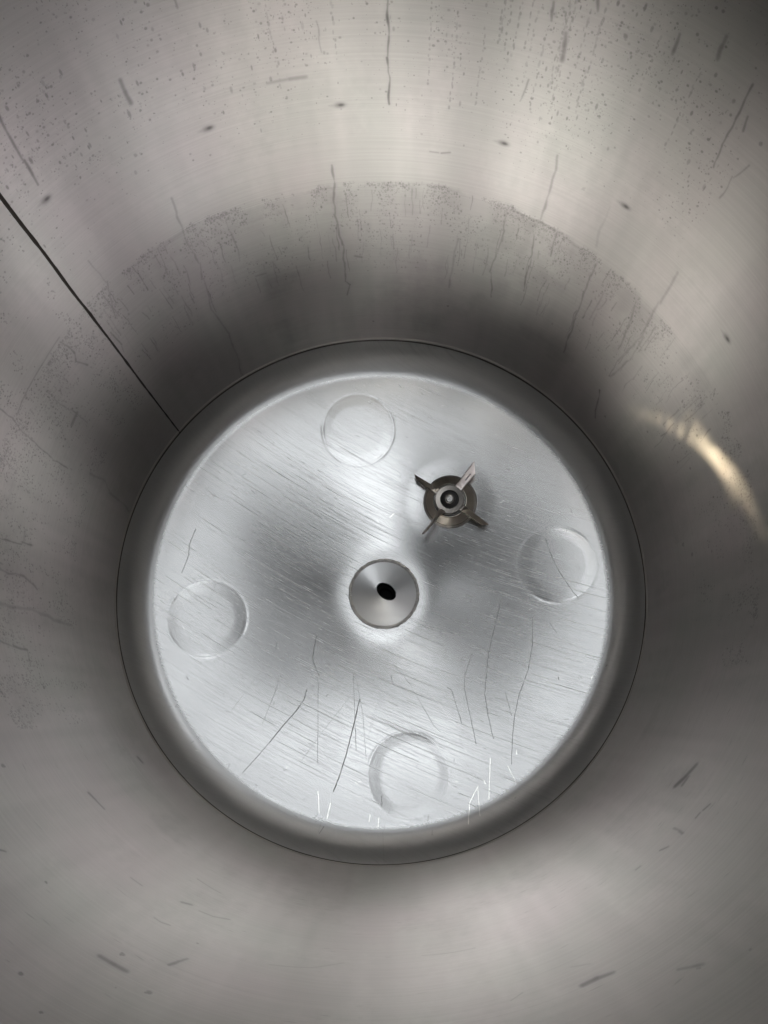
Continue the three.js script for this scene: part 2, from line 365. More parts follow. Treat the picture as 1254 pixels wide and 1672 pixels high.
const plainSteel = new THREE.MeshPhysicalMaterial({ metalness: 1, roughness: 0.36, color: new THREE.Color().setRGB(0.56, 0.54, 0.515) }); plainSteel.name = 'satin steel';
const seamDark = new THREE.MeshPhysicalMaterial({ metalness: 0.6, roughness: 0.6, color: new THREE.Color().setRGB(0.045, 0.04, 0.036) }); seamDark.name = 'grimy weld';
const jointDark = new THREE.MeshPhysicalMaterial({ metalness: 0.7, roughness: 0.5, color: new THREE.Color().setRGB(0.1, 0.093, 0.086) }); jointDark.name = 'grimy joint';

// ================================================================ the vessel
const vessel = new THREE.Group(); vessel.name = 'steel_vessel'; scene.add(vessel);
vessel.userData = { label: 'tall round brushed stainless steel vessel with water stained walls and dished floor', category: 'vessel' };
const SEAM_H = 0.136, RIM_H = 1.97, SEAM_DEG = 141.4;
{
  const nu = 96, gs = [], hs = [SEAM_H, 0.35, 0.7, 1.1, 1.5, 1.8, RIM_H];
  for (let q = 0; q < 4; q++) gs.push(grid(nu, hs.length - 1, (u, v) => {
    const a = ((q + u) * Math.PI) / 2, h = hs[Math.round(v * (hs.length - 1))];
    return { p: P(Math.cos(a), Math.sin(a), h), n: P(-Math.cos(a), -Math.sin(a), 0).normalize(), uv: [u, Math.min(h / WALL_V, 1)] };
  }, true));
  const g = mergeGeometries(gs, true);
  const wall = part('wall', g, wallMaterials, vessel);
  // outside skin and rolled rim give the wall its thickness
  part('rim', lathe([[1.012, 0.0], [1.012, RIM_H - 0.02], [1.045, RIM_H - 0.01], [1.052, RIM_H + 0.012], [1.04, RIM_H + 0.034], [1.02, RIM_H + 0.038], [1.004, RIM_H + 0.026], [1.0, RIM_H]], 160), plainSteel, wall, 'rolled steel rim round the mouth');
  // the upright weld: a narrow dark bead, uneven along its length
  const n = 240, pr = [];
  const bead = grid(6, n, (u, v) => {
    const h = SEAM_H + v * (RIM_H - SEAM_H), w = 0.0034 + 0.0016 * smooth(0.2, 1.4, h) + 0.0026 * (fbm(h * 26, 4, 3) - 0.5), a = (SEAM_DEG * Math.PI) / 180 + 0.003 * (fbm(h * 7, 1, 3) - 0.5) * smooth(0, .3, h) + (u - 0.5) * 2 * w, d = 1 - 0.0035 * Math.cos((u - 0.5) * Math.PI) + 0.0006;
    return { p: P(d * Math.cos(a), d * Math.sin(a), h), n: P(-Math.cos(a + (u - 0.5) * 1.6), -Math.sin(a + (u - 0.5) * 1.6), 0).normalize(), uv: [u, v * 8] };
  }, true);
  part('weld_seam', bead, seamDark, wall, 'dark upright weld line in the wall');
  const ring = grid(720, 6, (u, v) => {
    const a = u * 2 * Math.PI, w = 0.0034 + 0.005 * (fbm(Math.cos(a) * 9 + 20, Math.sin(a) * 9 + 20, 3) - 0.5) + 0.0035 * smooth(-0.1, 0.9, Math.sin(a)), h = SEAM_H + (v - 0.5) * 2 * w + 0.003 * (fbm(Math.cos(a) * 4 + 9, Math.sin(a) * 4 + 9, 2) - 0.5), d = 1 - 0.003 * Math.cos((v - 0.5) * Math.PI) + 0.0004;
    return { p: P(d * Math.cos(a), d * Math.sin(a), h), n: P(-Math.cos(a), -Math.sin(a), (v - 0.5) * 1.6).normalize(), uv: [u * 40, v] };
  }, true);
  const bead2 = grid(540, 5, (u, v) => {
    const a = u * 2 * Math.PI, h = SEAM_H + 0.017 + 0.003 * (fbm(Math.cos(a) * 3 + 4, Math.sin(a) * 3 + 4, 2) - 0.5) + (v - 0.5) * 0.011, d = 1 - 0.0034 * Math.cos((v - 0.5) * Math.PI) + 0.0003;
    return { p: P(d * Math.cos(a), d * Math.sin(a), h), n: P(-Math.cos(a), -Math.sin(a), (v - 0.5) * 2.2).normalize(), uv: [u * 40, v] };
  }, true);
  part('lip_bead', bead2, plainSteel, wall, 'fine raised line just above the joint');
  part('base_seam', ring, jointDark, wall, 'dark joint between wall and floor');
}

// ---------------------------------------------------------------- the floor
const DRAIN = [0.0108, -0.0235], DRAIN_R = 0.1425;
const DIMPLES = [[-0.068, 0.672, 0.8], [-0.698, -0.105, 1.1], [0.715, 0.046, 0.9], [0.073, -0.727, 1.25]], DIMPLE_R = 0.152;
const BLADE = [0.307, 0.345];
const F0 = 0.887;
function floorH(x, y) {
  const r = Math.hypot(x, y), d = Math.hypot(x - DRAIN[0], y - DRAIN[1]);
  const dd = 0.185 + 0.5 * (d - 0.185) + Math.sqrt(0.25 * (d - 0.185) * (d - 0.185) + 0.0009);   // the cone flattens to a lip round the drain
  let h = 0.185 * (dd - 0.9);
  if (r > F0) {                                        // the edge sweeps up to meet the wall
    const t = Math.min((r - F0) / (1 - F0), 0.985), rise = SEAM_H - 0.002 - 0.185 * (Math.hypot(x / r - DRAIN[0], y / r - DRAIN[1]) - 0.9);
    h += (rise * (1 - Math.pow(1 - Math.pow(t, 2.6), 1 / 2.6))) / (1 - Math.pow(1 - Math.pow(0.985, 2.6), 1 / 2.6));
  }
  h += 0.004 * (fbm(x * 2.2 + 11, y * 2.2 + 4, 2) - 0.5);
  for (const [cx, cy, deep = 1] of DIMPLES) {
    const t = Math.hypot(x - cx, y - cy); if (t > 0.22) continue;
    const k = fbm(cx * 40 + (x - cx) * 6, cy * 40 + (y - cy) * 6, 2);
    h += deep * 0.0011 * (1 - smooth(0.085 + 0.03 * k, DIMPLE_R + 0.006, t)) - (0.0001 + 0.00045 * smooth(0.3, 0.8, fbm(1.6 * Math.cos(Math.atan2(y - cy, x - cx)) + cx * 30, 1.6 * Math.sin(Math.atan2(y - cy, x - cx)) + cy * 30, 2))) * Math.exp(-Math.pow((t - DIMPLE_R) / 0.0065, 2));
  }
  const b = Math.hypot(x - BLADE[0], y - BLADE[1]);
  if (b < 0.25) h += -0.0014 * (1 - smooth(0.095, 0.195, b));
  return h;
}
const GC = [DRAIN[0] + 6.2 * 0.469, DRAIN[1] + 6.2 * 0.883];   // the belt marks are wide arcs about a far centre
function grainUV(x, y) { const dx = x - GC[0], dy = y - GC[1]; let a = Math.atan2(dy, dx) - Math.atan2(-0.883, -0.469); return [(6.2 - Math.hypot(dx, dy) + 1.1) / 2.2, (a * 6.2 + 1.1) / 2.2]; }
const FS = 2048, fInk = new Float32Array(FS * FS), fBump = new Float32Array(FS * FS), fLite = new Float32Array(FS * FS);
{
  const r = rng(99);
  for (let k = 0; k < 95000; k++) {                    // brush strokes: thin lines along v
    const x = r() * FS, y0 = Math.floor(r() * FS), rad = 6.2 - ((x / FS) * 2.2 - 1.1), th = ((y0 / FS) * 2.2 - 1.1) / 6.2 + Math.atan2(-0.883, -0.469), px = GC[0] + rad * Math.cos(th), py = GC[1] + rad * Math.sin(th);
    const worn = Math.max(0.55 + 0.35 * smooth(0.35, 0.7, fbm(px * 2.4 + 7, py * 2.4 + 3, 3)), smooth(0.42, 0.12, Math.hypot(px + 0.36, (py - 0.3) * 1.3)), 0.8 * smooth(0.4, 0.15, Math.hypot(px - 0.62, py + 0.28)));
    if (r() > worn) continue;
    const l = Math.floor((0.03 + 0.42 * Math.pow(r(), 2.6)) * (FS / 2.2)), heavy = smooth(0.42, 0.12, Math.hypot(px + 0.36, (py - 0.3) * 1.3)), a = (r() - 0.55 - 0.16 * heavy) * (r() < 0.08 ? 1.9 : 0.7) * worn, lean = (r() - 0.5) * 0.02, hw = 0.5 + 1.9 * Math.pow(r(), 2.2);
    for (let i = 0; i < l; i++) {
      const yy = y0 + i; if (yy >= FS) break;
      const cx = x + lean * i, e = a * Math.sin((Math.PI * i) / l);
      for (let xx = Math.max(0, Math.ceil(cx - hw)); xx <= cx + hw && xx < FS; xx++) fBump[yy * FS + xx] += e * (1 - Math.abs(xx - cx) / (hw + 0.5));
    }
  }
}
function mark(buf, px, strength, pts, bump) {          // a fine line on the floor, width in texture cells
  const r = rng(Math.round((pts[0] + pts[1]) * 1e4));
  for (let k = 0; k + 3 < pts.length; k += 2) {
    const [u0, v0] = grainUV(pts[k], pts[k + 1]), [u1, v1] = grainUV(pts[k + 2], pts[k + 3]), n = Math.ceil(Math.hypot(u1 - u0, v1 - v0) * FS * 2);
    for (let i = 0; i <= n; i++) {
      const t = i / n, w = fbm((k + t) * 5 + pts[0] * 50, 3, 3), cx = (u0 + (u1 - u0) * t) * FS + (w - 0.5) * 2.2, cy = (v0 + (v1 - v0) * t) * FS + (w - 0.5) * 1.5, rad = px * (0.6 + 0.6 * w), s = strength * (0.55 + 0.7 * fbm((k + t) * 9, pts[1] * 40, 2));
      for (let y = Math.floor(cy - rad - 1); y <= cy + rad + 1; y++) for (let x = Math.floor(cx - rad - 1); x <= cx + rad + 1; x++) {
        if (x < 0 || y < 0 || x >= FS || y >= FS) continue;
        const v = s * clamp(rad + 0.5 - Math.hypot(x - cx, y - cy)), q = y * FS + x; if (v > buf[q]) buf[q] = v; if (bump) fBump[q] = Math.min(fBump[q], -bump * v);
      }
    }
  }
}
const scratch = (w, d, ...pts) => mark(fInk, w * 0.72, d, pts, 2);
const gouge = (w, ...pts) => mark(fLite, w * 0.7, 0.9, pts, 0);
scratch(1.6, 0.75, -0.75, 0.259, -0.773, 0.198, -0.775, 0.155, -0.786, 0.118, -0.801, 0.08);
scratch(1, 0.4, -0.668, 0.041, -0.675, 0.004, -0.693, -0.038);
scratch(1.8, 0.85, -0.269, -0.184, -0.279, -0.228, -0.287, -0.277, -0.28, -0.302, -0.261, -0.346);
scratch(1.1, 0.55, -0.265, -0.35, -0.266, -0.502, -0.268, -0.673);
scratch(1.8, 0.85, -0.309, -0.398, -0.32, -0.435, -0.348, -0.475, -0.403, -0.534, -0.448, -0.588);
scratch(1.4, 0.6, -0.448, -0.588, -0.492, -0.636, -0.544, -0.691);
scratch(1.2, 0.55, -0.125, -0.337, -0.125, -0.462, -0.122, -0.632);
scratch(1.1, 0.4, -0.118, -0.339, -0.107, -0.416, -0.093, -0.498, -0.084, -0.666);
scratch(2, 0.85, -0.103, -0.444, -0.13, -0.542, -0.157, -0.637, -0.184, -0.715, -0.21, -0.773);
scratch(1.2, 0.5, -0.411, -0.34, -0.44, -0.425, -0.477, -0.52);
scratch(1, 0.28, -0.477, -0.307, -0.545, -0.398, -0.594, -0.465);
scratch(1.1, 0.3, -0.139, -0.431, -0.24, -0.548, -0.333, -0.665);
scratch(1.5, 0.65, 0.484, -0.081, 0.454, -0.171, 0.417, -0.284, 0.399, -0.371, 0.385, -0.448, 0.389, -0.524, 0.401, -0.612);
scratch(1.4, 0.6, 0.35, -0.289, 0.313, -0.376, 0.309, -0.428, 0.321, -0.521, 0.331, -0.595, 0.334, -0.629);
scratch(1.5, 0.6, 0.599, -0.156, 0.587, -0.267, 0.56, -0.363, 0.515, -0.454, 0.486, -0.544, 0.471, -0.617, 0.458, -0.705);
scratch(1.4, 0.55, 0.243, -0.415, 0.259, -0.426, 0.288, -0.553);
scratch(1.2, 0.5, 0.463, -0.44, 0.471, -0.489, 0.478, -0.532);
scratch(1.1, 0.42, 0.036, -0.31, 0.095, -0.392, 0.18, -0.556, 0.202, -0.579);
scratch(1.4, 0.6, 0.023, -0.357, 0.032, -0.394);
scratch(1.3, 0.5, 0.662, -0.187, 0.683, -0.225);
scratch(2, 0.5, 0.669, -0.397, 0.67, -0.406);
scratch(1.5, 0.75, 0.68, 0.158, 0.699, 0.076, 0.723, 0.011, 0.768, -0.075, 0.78, -0.091);
scratch(1.2, 0.4, 0.868, 0.361, 0.836, 0.326);
scratch(1.3, 0.45, -0.427, -0.212, -0.431, -0.236);
scratch(1.3, 0.6, -0.235, -0.427, -0.225, -0.42);
scratch(1.6, 0.5, -0.246, -0.888, -0.26, -0.908);
scratch(1.2, 0.3, 0.139, -0.865, 0.128, -0.905);
scratch(1.2, 0.35, -0.231, 0.132, -0.244, 0.035);
scratch(2, 0.5, -0.033, -0.796, -0.032, -0.829);
gouge(2, 0.382, -0.683, 0.371, -0.759, 0.362, -0.823);
gouge(2, 0.327, -0.777, 0.292, -0.829, 0.279, -0.9);
gouge(1.6, 0.326, -0.785, 0.324, -0.875);
gouge(1.4, 0.444, -0.711, 0.467, -0.767);
gouge(2, -0.221, -0.812, -0.233, -0.861);
gouge(1.6, -0.266, -0.769, -0.262, -0.843);
gouge(2.4, 0.516, 0.323, 0.527, 0.332);
gouge(2.4, 0.498, 0.085, 0.518, 0.086);
gouge(1.6, 0.593, 0.021, 0.586, 0.004);
gouge(2, 0.588, -0.128, 0.603, -0.122);
gouge(1.5, 0.049, 0.296, 0.07, 0.313);
gouge(1.5, 0.798, -0.397, 0.79, -0.408);
gouge(2, 0.351, -0.758, 0.355, -0.769);
gouge(1.4, -0.045, -0.869, -0.048, -0.898);
gouge(1.6, 0.482, -0.656, 0.48, -0.671);
gouge(1.2, -0.076, -0.856, -0.081, -0.88);
{
  const r = rng(5);
  for (let k = 0; k < 260; k++) {                      // dust and tiny nicks
    const a = r() * 6.283, d = 0.2 + 0.74 * Math.sqrt(r()), x = d * Math.cos(a), y = d * Math.sin(a), l = 0.004 + 0.012 * r(), b = r() * 6.283;
    mark(r() < 0.75 ? fInk : fLite, 0.7 + r() * 0.8, 0.12 + 0.35 * r(), [x, y, x + l * Math.cos(b), y + l * Math.sin(b)], 0);
  }
  for (let k = 0; k < 46; k++) {                       // long hairline scratches, mostly across the grain
    const a = r() * 6.283, d = 0.85 * Math.sqrt(r()), x = d * Math.cos(a), y = d * Math.sin(a), l = 0.05 + 0.2 * r(), b = -1.57 + (r() - 0.5) * 1.5;
    mark(r() < 0.6 ? fInk : fLite, 0.6, 0.1 + 0.14 * r(), [x, y, x + l * 0.5 * Math.cos(b), y + l * 0.5 * Math.sin(b), x + l * Math.cos(b + 0.2), y + l * Math.sin(b + 0.2)], 0);
  }
}
const floorMap = (() => {
  const rg = new Uint8Array(FS * FS * 4), DS = FS >> 3, darkWedge = new Float32Array(DS * DS);   // heavier belt marks, plus a dark reflection wedge put into the colour
  for (let j = 0; j < DS; j++) for (let i = 0; i < DS; i++) {
    const a = (((j + 0.5) / DS) * 2.2 - 1.1) / 6.2 + Math.atan2(-0.883, -0.469), rad = 6.2 - (((i + 0.5) / DS) * 2.2 - 1.1), x = GC[0] + rad * Math.cos(a), y = GC[1] + rad * Math.sin(a);
    darkWedge[j * DS + i] = smooth(0.5, 0.1, Math.hypot(x + 0.38, (y - 0.3) * 1.5) + 0.22 * (fbm(i * 0.09, j * 0.02, 3) - 0.5));
  }
  for (let j = 0; j < FS; j++) {
    const a = (((j + 0.5) / FS) * 2.2 - 1.1) / 6.2 + Math.atan2(-0.883, -0.469), ca = Math.cos(a), sa = Math.sin(a);
    for (let i = 0; i < FS; i++) {
      const rad = 6.2 - (((i + 0.5) / FS) * 2.2 - 1.1), rr = Math.hypot(GC[0] + rad * ca, GC[1] + rad * sa), k = j * FS + i;
      const v = 0.21 * (1 + 1.1 * smooth(0.885, 0.95, rr)) + 0.15 * clamp(Math.abs(fBump[k]) * 0.9);
      rg[4 * k] = rg[4 * k + 1] = rg[4 * k + 2] = 255 * clamp(v); rg[4 * k + 3] = 255;
    }
  }
  const d = new Uint8Array(FS * FS * 4), b = new Uint8Array(FS * FS * 4);
  for (let j = 0; j < FS; j++) for (let i = 0; i < FS; i++) {
    const k = j * FS + i, slow = ((j & 3) === 0 && (i & 3) === 0) ? fbm(i * 0.006, j * 0.006, 3) : d[4 * ((j & ~3) * FS + (i & ~3)) + 3] / 255;
    if ((j & 3) === 0 && (i & 3) === 0) d[4 * k + 3] = Math.round(255 * slow);
    const g = clamp(fBump[k], -1.6, 1.6);
    let v = 0.95 + 0.06 * (slow - 0.5) + 0.08 * g; v *= (1 - 0.86 * fInk[k]) * (1 - 0.16 * darkWedge[(j >> 3) * (FS >> 3) + (i >> 3)]);
    const l = fLite[k] * 0.9;
    d[4 * k] = byte(0.56 * v * (1 - l) + 0.98 * l); d[4 * k + 1] = byte(0.564 * v * (1 - l) + 0.97 * l); d[4 * k + 2] = byte(0.562 * v * (1 - l) + 0.93 * l);
    const q = 255 * clamp(0.5 + 0.22 * clamp(fBump[k], -2, 2)); b[4 * k] = b[4 * k + 1] = b[4 * k + 2] = q; b[4 * k + 3] = 255;
  }
  for (let k = 0; k < FS * FS; k++) d[4 * k + 3] = 255;
  return [texture(d, FS, FS, true), texture(b, FS, FS), texture(rg, FS, FS)];
})();
const floorSteel = new THREE.MeshPhysicalMaterial({ metalness: 1, roughness: 1, roughnessMap: floorMap[2], map: floorMap[0], bumpMap: floorMap[1], bumpScale: 7e-06, anisotropy: 0.4, anisotropyRotation: 0 }); floorSteel.name = 'scratched brushed steel';
const floorParts = (() => {
  const NR = 330, NA = 1000, pos = [], nor = [], uv = [], e = 0.0012;
  for (let j = 0; j <= NR; j++) {
    const s = j / NR, t = s < 0.86 ? (s / 0.86) * 0.9 : 0.9 + 0.1 * Math.sin(((s - 0.86) / 0.14) * Math.PI / 2);
    for (let i = 0; i <= NA; i++) {
      const a = (i / NA) * 2 * Math.PI, c = Math.cos(a), q = Math.sin(a), in_ = 1 - t, x = (DRAIN[0] + DRAIN_R * c) * in_ + c * t * 0.9985, y = (DRAIN[1] + DRAIN_R * q) * in_ + q * t * 0.9985;
      const h = floorH(x, y), hx = (floorH(x + e, y) - floorH(x - e, y)) / (2 * e), hy = (floorH(x, y + e) - floorH(x, y - e)) / (2 * e);
      const p = P(x, y, h), n = P(-hx, -hy, 1).normalize(); pos.push(p.x, p.y, p.z); nor.push(n.x, n.y, n.z); uv.push(...grainUV(x, y));
    }
  }
  const P_ = new THREE.BufferAttribute(new Float32Array(pos), 3), N_ = new THREE.BufferAttribute(new Float32Array(nor), 3), U_ = new THREE.BufferAttribute(new Float32Array(uv), 2);
  const sets = [[], [], [], [], []];
  for (let j = 0; j < NR; j++) for (let i = 0; i < NA; i++) {
    const a = j * (NA + 1) + i, b = a + NA + 1, x = (pos[3 * a] + pos[3 * b + 3]) / 2 / R, y = -(pos[3 * a + 2] + pos[3 * b + 5]) / 2 / R;
    let s = 0; DIMPLES.forEach(([cx, cy], k) => { if (Math.hypot(x - cx, y - cy) < DIMPLE_R) s = k + 1; });
    sets[s].push(a, b, b + 1, a, b + 1, a + 1);
  }
  return sets.map((idx) => {                           // each part keeps only its own vertices
    const map = new Map(), p = [], n = [], u = [], k = idx.map((v) => { if (!map.has(v)) { map.set(v, map.size); p.push(P_.getX(v), P_.getY(v), P_.getZ(v)); n.push(N_.getX(v), N_.getY(v), N_.getZ(v)); u.push(U_.getX(v), U_.getY(v)); } return map.get(v); });
    const g = new THREE.BufferGeometry(); g.setAttribute('position', new THREE.Float32BufferAttribute(p, 3)); g.setAttribute('normal', new THREE.Float32BufferAttribute(n, 3)); g.setAttribute('uv', new THREE.Float32BufferAttribute(u, 2)); g.setIndex(k); return g;
  });
})();
const floorPan = part('floor_pan', floorParts[0], floorSteel, vessel, 'bright brushed steel floor with fine scratches');
for (let k = 1; k < 5; k++) part('round_dimple', floorParts[k], floorSteel, floorPan);
// underside of the pan, so that the vessel is closed below
part('base', creased([[0.0, -0.34], [0.9, -0.34], [1.012, -0.1], [1.012, 0.0]], 96), plainSteel, vessel);

// ---------------------------------------------------------------- the drain cup: a turned cone with a slanting outlet beside its tip
{
  const [dx, dy] = DRAIN, top = floorH(dx + DRAIN_R, dy) * 0.5 + floorH(dx - DRAIN_R, dy) * 0.5, at = (e, n, h) => P(dx + e, dy + n, top + h);
  const turned = (() => {                               // rings cut by a lathe tool
    const w = 256, h = 512, d = new Uint8Array(w * h * 4), r = rng(3); let v = 0;
    for (let j = 0; j < h; j++) { v = v * 0.6 + (r() - 0.5) * 0.8; for (let i = 0; i < w; i++) { const q = 255 * clamp(0.5 + 0.3 * v + 0.08 * (noise(i * 0.05, j * 0.9) - 0.5)); const k = (j * w + i) * 4; d[k] = d[k + 1] = d[k + 2] = q; d[k + 3] = 255; } }
    return texture(d, w, h);
  })();
  const coneSteel = new THREE.MeshPhysicalMaterial({ metalness: 1, roughness: 0.29, color: new THREE.Color().setRGB(0.6, 0.605, 0.605), bumpMap: turned, bumpScale: 1.5e-6, anisotropy: 0.6, anisotropyRotation: Math.PI / 2 }); coneSteel.name = 'lathe turned steel';
  const cup = new THREE.Group(); cup.name = 'drain_cup'; cup.userData.label = 'turned steel cone in the middle of the floor with a black hole beside its tip'; vessel.add(cup);
  // solid ring block with the cone sunk in it, the outlet cut through
  const CR = 0.1345, CD = 0.03;
  const solid = new Brush(new THREE.BufferGeometry(), coneSteel);
  { // own normals: faceted across profile corners, smooth round the axis
    const a = lathe([[CR, -0.002], [0.0008, -CD]], 160), b = creased([[0.0008, -CD - 0.09], [CR, -CD - 0.09], [CR, -0.002]], 160);
    const g = mergeGeometries([a, b]); 
    solid.geometry = g;
  }
  solid.position.copy(at(0, 0, 0)); solid.updateMatrixWorld();
  const tool = new Brush(new THREE.CylinderGeometry(R, R, R * 0.6, 64), coneSteel);
  tool.scale.set(0.046, 1, 0.031); tool.rotation.set(0, -0.7, 0); tool.position.copy(at(0.01, 0.012, -CD)); tool.updateMatrixWorld();
  const ev = new Evaluator(); ev.useGroups = false;
  const cut = ev.evaluate(solid, tool, SUBTRACTION);
  const cg = cut.geometry; cg.clearGroups();
  part('cone', cg, coneSteel, cup).position.copy(solid.position);
  // rough weld ring round the cone
  const wg = grid(360, 8, (u, v) => {
    const a = -u * 2 * Math.PI, k = fbm(Math.cos(a) * 14 + 30, Math.sin(a) * 14 + 30, 3), r0 = CR - 0.0012, r1 = DRAIN_R + 0.003 + 0.006 * k, r = r0 + (r1 - r0) * v, x = dx + r * Math.cos(a), y = dy + r * Math.sin(a), h = (v < 0.06 ? top - 0.003 : Math.max(floorH(x, y), top - 0.001)) + 0.0024 * Math.sin(v * Math.PI) * (0.5 + 0.8 * k) + 0.0005 - 0.004 * smooth(0.85, 1, v);
    const sl = Math.cos(v * Math.PI) * 0.5;
    return { p: P(x, y, h), n: P(-sl * Math.cos(a) + (k - 0.5) * 0.8, -sl * Math.sin(a) + (fbm(a * 20, 3, 2) - 0.5) * 0.8, 1).normalize(), uv: [u * 12, v] };
  });
  const weld = new THREE.MeshPhysicalMaterial({ metalness: 1, roughness: 0.48, color: new THREE.Color().setRGB(0.46, 0.455, 0.445) }); weld.name = 'rough weld';
  part('weld_ring', wg, weld, cup, 'uneven grey ring round the cone');
  const black = new THREE.MeshPhysicalMaterial({ metalness: 0, roughness: 0.7, specularIntensity: 0.5, color: new THREE.Color().setRGB(0.001, 0.0012, 0.0015) }); black.name = 'black rubber';
  const pg = creased([[0.985, 0.5], [0.985, 0.12], [0.7, 0.12], [0.55, 0.06], [0.5, 0.0], [0.0001, 0.0]], 64);
  const plug = part('outlet', pg, black, cup, 'black oval hole beside the tip of the cone');
  plug.scale.set(0.046, 0.12, 0.031); plug.rotation.y = -0.7; plug.position.copy(at(0.01, 0.012, -CD - 0.075));
}

// ================================================================ the blade unit
{
  const bh = floorH(...BLADE), unit = new THREE.Group(); unit.name = 'blade_unit'; unit.position.copy(P(...BLADE, bh)); scene.add(unit);
  { const d = Math.hypot(BLADE[0] - DRAIN[0], BLADE[1] - DRAIN[1]), k = 0.185 / d; unit.quaternion.setFromUnitVectors(new THREE.Vector3(0, 1, 0), new THREE.Vector3(-(BLADE[0] - DRAIN[0]) * k, 1, (BLADE[1] - DRAIN[1]) * k).normalize()); unit.updateMatrixWorld(); }
  unit.userData = { label: 'small four winged steel blending blade on a round collar beside the drain', category: 'blade' };
  const col = (r, g, b, rough, extra = {}) => new THREE.MeshPhysicalMaterial({ metalness: 1, roughness: rough, color: new THREE.Color().setRGB(r, g, b), ...extra });
  const collarSteel = col(0.88, 0.82, 0.72, 0.12), darkSteel = col(0.3, 0.28, 0.26, 0.25), bright = col(0.85, 0.83, 0.8, 0.14), bladeSteel = col(0.72, 0.64, 0.61, 0.3), shadedSteel = col(0.17, 0.155, 0.14, 0.22);  // one blade metal; lit and shaded tones are put into the wing colours
  collarSteel.name = 'polished collar steel'; darkSteel.name = 'dark steel'; bright.name = 'bright steel'; bladeSteel.name = 'blade steel'; shadedSteel.name = 'shaded blade steel';
  const rubber = new THREE.MeshPhysicalMaterial({ metalness: 0, roughness: 0.45, color: new THREE.Color().setRGB(0.008, 0.008, 0.008) }); rubber.name = 'black seal';
  const placed = (g) => g;
  const flange = part('flange', placed(creased([[0.112, -0.006], [0.113, 0.003], [0.104, 0.009]], 96), 0), bright, unit, 'bright thin washer under the collar');
  const collar = part('collar', mergeGeometries([creased([[0.103, 0.004], [0.1035, 0.012]], 96), lathe([[0.1035, 0.012], [0.1015, 0.016]], 96), lathe([[0.1015, 0.016], [0.086, 0.025], [0.073, 0.032]], 96), creased([[0.073, 0.032], [0.07, 0.046], [0.05, 0.046]], 96)]), collarSteel, unit, 'polished sloping collar');
  part('seal_ring', creased([[0.068, 0.044], [0.068, 0.05], [0.05, 0.052]], 72), rubber, collar);
  part('lock_ring', mergeGeometries([creased([[0.064, 0.05], [0.064, 0.058]], 72), lathe([[0.064, 0.058], [0.063, 0.06], [0.0615, 0.058]], 72), creased([[0.0615, 0.058], [0.0615, 0.052], [0.05, 0.052]], 72)]), bright, collar, 'thin bright ring');
  const HB = 0.074;   // height of the cross plate
  const plate = part('hub', mergeGeometries([creased([[0.059, HB - 0.01], [0.06, HB - 0.002]], 96), lathe([[0.06, HB - 0.002], [0.0595, HB], [0.0575, HB + 0.0015]], 96), creased([[0.0575, HB + 0.0015], [0.039, HB + 0.0005]], 96), lathe([[0.039, HB + 0.0005], [0.0375, HB - 0.001], [0.037, HB - 0.004]], 96), creased([[0.037, HB - 0.004], [0.037, HB - 0.02]], 96), creased([[0.05, HB - 0.03], [0.05, HB - 0.01], [0.059, HB - 0.01]], 96)]), darkSteel, unit, 'dark round plate the wings grow from');
  part('seal', creased([[0.037, HB - 0.012], [0.024, HB - 0.01], [0.022, HB - 0.004], [0.018, HB - 0.004]], 64), rubber, plate, 'black seal inside the plate');
  const nut = part('shaft_nut', mergeGeometries([creased([[0.02, HB - 0.012], [0.02, HB + 0.012]], 8), lathe([[0.02, HB + 0.012], [0.0185, HB + 0.015], [0.0165, HB + 0.016]], 48), creased([[0.0165, HB + 0.016], [0.012, HB + 0.0135], [0.0001, HB + 0.0135]], 48)]), bright, unit, 'small bright nut on the shaft');
  part('edge_highlight', lathe([[0.0606, HB - 0.0065], [0.0616, HB - 0.0035], [0.0606, HB - 0.0012]], 96), bright, plate);  // added ring of bright metal for the highlight along the plate edge
  // a wing: stations [along, half width vector, centre] swept as a thin plate
  const V = (e, n, h) => new THREE.Vector3(e, h, -n);
  function wing(stations, thick) {                       // stations: [[centre, half width, plate normal] ...]
    const pos = [], quad = (a, b, c, d) => pos.push(a, b, c, a, c, d);
    const ring = stations.map(([c, w, n]) => { const t = n.clone().normalize().multiplyScalar(thick / 2), k = w.clone().multiplyScalar(1 - (thick * 0.45) / w.length()); return [c.clone().sub(w), c.clone().sub(k).add(t), c.clone().add(k).add(t), c.clone().add(w), c.clone().add(k).sub(t), c.clone().sub(k).sub(t)]; });
    for (let i = 0; i + 1 < ring.length; i++) for (let k = 0; k < 6; k++) quad(ring[i][k], ring[i][(k + 1) % 6], ring[i + 1][(k + 1) % 6], ring[i + 1][k]);
    for (const [r, flip] of [[ring[0], 1], [ring.at(-1), 0]]) for (let k = 1; k < 5; k++) flip ? pos.push(r[0], r[k + 1], r[k]) : pos.push(r[0], r[k], r[k + 1]);
    const arr = new Float32Array(pos.length * 3); pos.forEach((p, i) => { arr[3 * i] = p.x * R; arr[3 * i + 1] = p.y * R; arr[3 * i + 2] = p.z * R; });
    const g = new THREE.BufferGeometry(); g.setAttribute('position', new THREE.BufferAttribute(arr, 3)); g.setAttribute('uv', new THREE.BufferAttribute(new Float32Array(pos.length * 2), 2)); g.computeVertexNormals(); return g;
  }
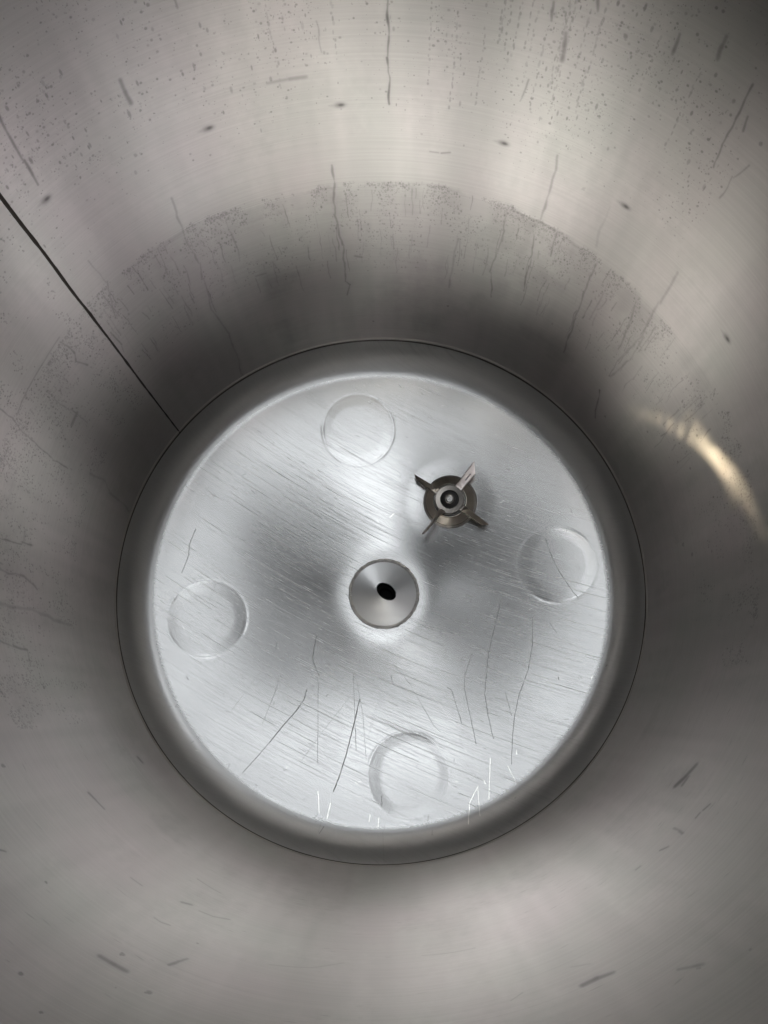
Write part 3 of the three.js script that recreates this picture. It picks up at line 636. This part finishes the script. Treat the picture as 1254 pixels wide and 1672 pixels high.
  // deg: bearing; tip: [east, north, height] from the unit's base; width; lean: turn of the plate about its own length
  function makeWing(name, tip, w0, w1, lean0, lean1, label, mat, skew) {
    const d = Math.atan2(tip[1], tip[0]), dir = V(Math.cos(d), Math.sin(d), 0), side = V(-Math.sin(d), Math.cos(d), 0), root = V(0.05 * Math.cos(d), 0.05 * Math.sin(d), HB - 0.004), bend = V(0.066 * Math.cos(d), 0.066 * Math.sin(d), HB - 0.004 + 0.1 * (tip[2] - HB)), end = V(...tip), st = [];
    const at = (c, w, lean, along) => { const n0 = side.clone().cross(along).normalize(); if (n0.y < 0) n0.negate(); const s = side.clone().multiplyScalar(Math.cos(lean)).addScaledVector(n0, Math.sin(lean)), n = n0.clone().multiplyScalar(Math.cos(lean)).addScaledVector(side, -Math.sin(lean)); st.push([c, s.multiplyScalar(w / 2), n]); };
    const rise = end.clone().sub(bend);
    at(root, w0, 0, dir); at(bend, w0, lean0 * 0.4, dir.clone().lerp(rise.clone().normalize(), 0.5)); at(bend.clone().lerp(end, 0.18), w0 * 0.96, lean0, rise); at(bend.clone().lerp(end, 0.6), (w0 + w1) / 2, (lean0 + lean1) / 2, rise); at(end, w1, lean1, rise);
    if (skew) { const e = st.at(-1); e[0].addScaledVector(rise.clone().normalize(), 0); e[1].addScaledVector(rise.clone().normalize(), skew); }
    const m = part(name, wing(st, 0.0075), mat, unit, label);
    return { m, st };
  }
  const rel = (e, n, h) => { const v = unit.worldToLocal(P(e, n, bh + h)).divideScalar(R); return [v.x, -v.z, v.y]; };
  const first = makeWing('wing', rel(0.408, 0.455, 0.105), 0.035, 0.038, 0.05, 0.12, 'pale upturned wing with a dark slit', bladeSteel, 0.02);
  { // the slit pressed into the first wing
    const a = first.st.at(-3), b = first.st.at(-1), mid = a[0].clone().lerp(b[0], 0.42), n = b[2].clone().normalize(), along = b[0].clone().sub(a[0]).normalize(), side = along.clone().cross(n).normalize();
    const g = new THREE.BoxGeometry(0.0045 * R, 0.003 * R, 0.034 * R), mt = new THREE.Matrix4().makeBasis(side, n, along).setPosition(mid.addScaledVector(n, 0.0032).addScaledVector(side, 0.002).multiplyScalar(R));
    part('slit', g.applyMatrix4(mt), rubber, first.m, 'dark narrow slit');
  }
  makeWing('wing', rel(0.44, 0.222, 0.055), 0.032, 0.025, -0.35, -0.4, 'shaded wing turned down', shadedSteel, 0.012);
  makeWing('wing', rel(0.184, 0.186, 0.125), 0.03, 0.036, 1.2, 1.3, 'wing seen edge on', bladeSteel, 0.0);
  makeWing('wing', rel(0.164, 0.441, 0.06), 0.03, 0.02, 0.45, 0.5, 'shaded narrow wing', darkSteel, -0.012);  // the darker steel gives this wing its shaded tone

}



// ---------------------------------------------------------------- the surface the vessel stands on
const bench = part('bench_top', new THREE.BoxGeometry(1.2, 0.04, 1.2).translate(0, -0.34 * R - 0.0205, 0), new THREE.MeshStandardMaterial({ color: new THREE.Color().setRGB(0.3, 0.29, 0.28), roughness: 0.6 }), scene);
bench.userData.kind = 'structure';

renderer.render(scene, camera);
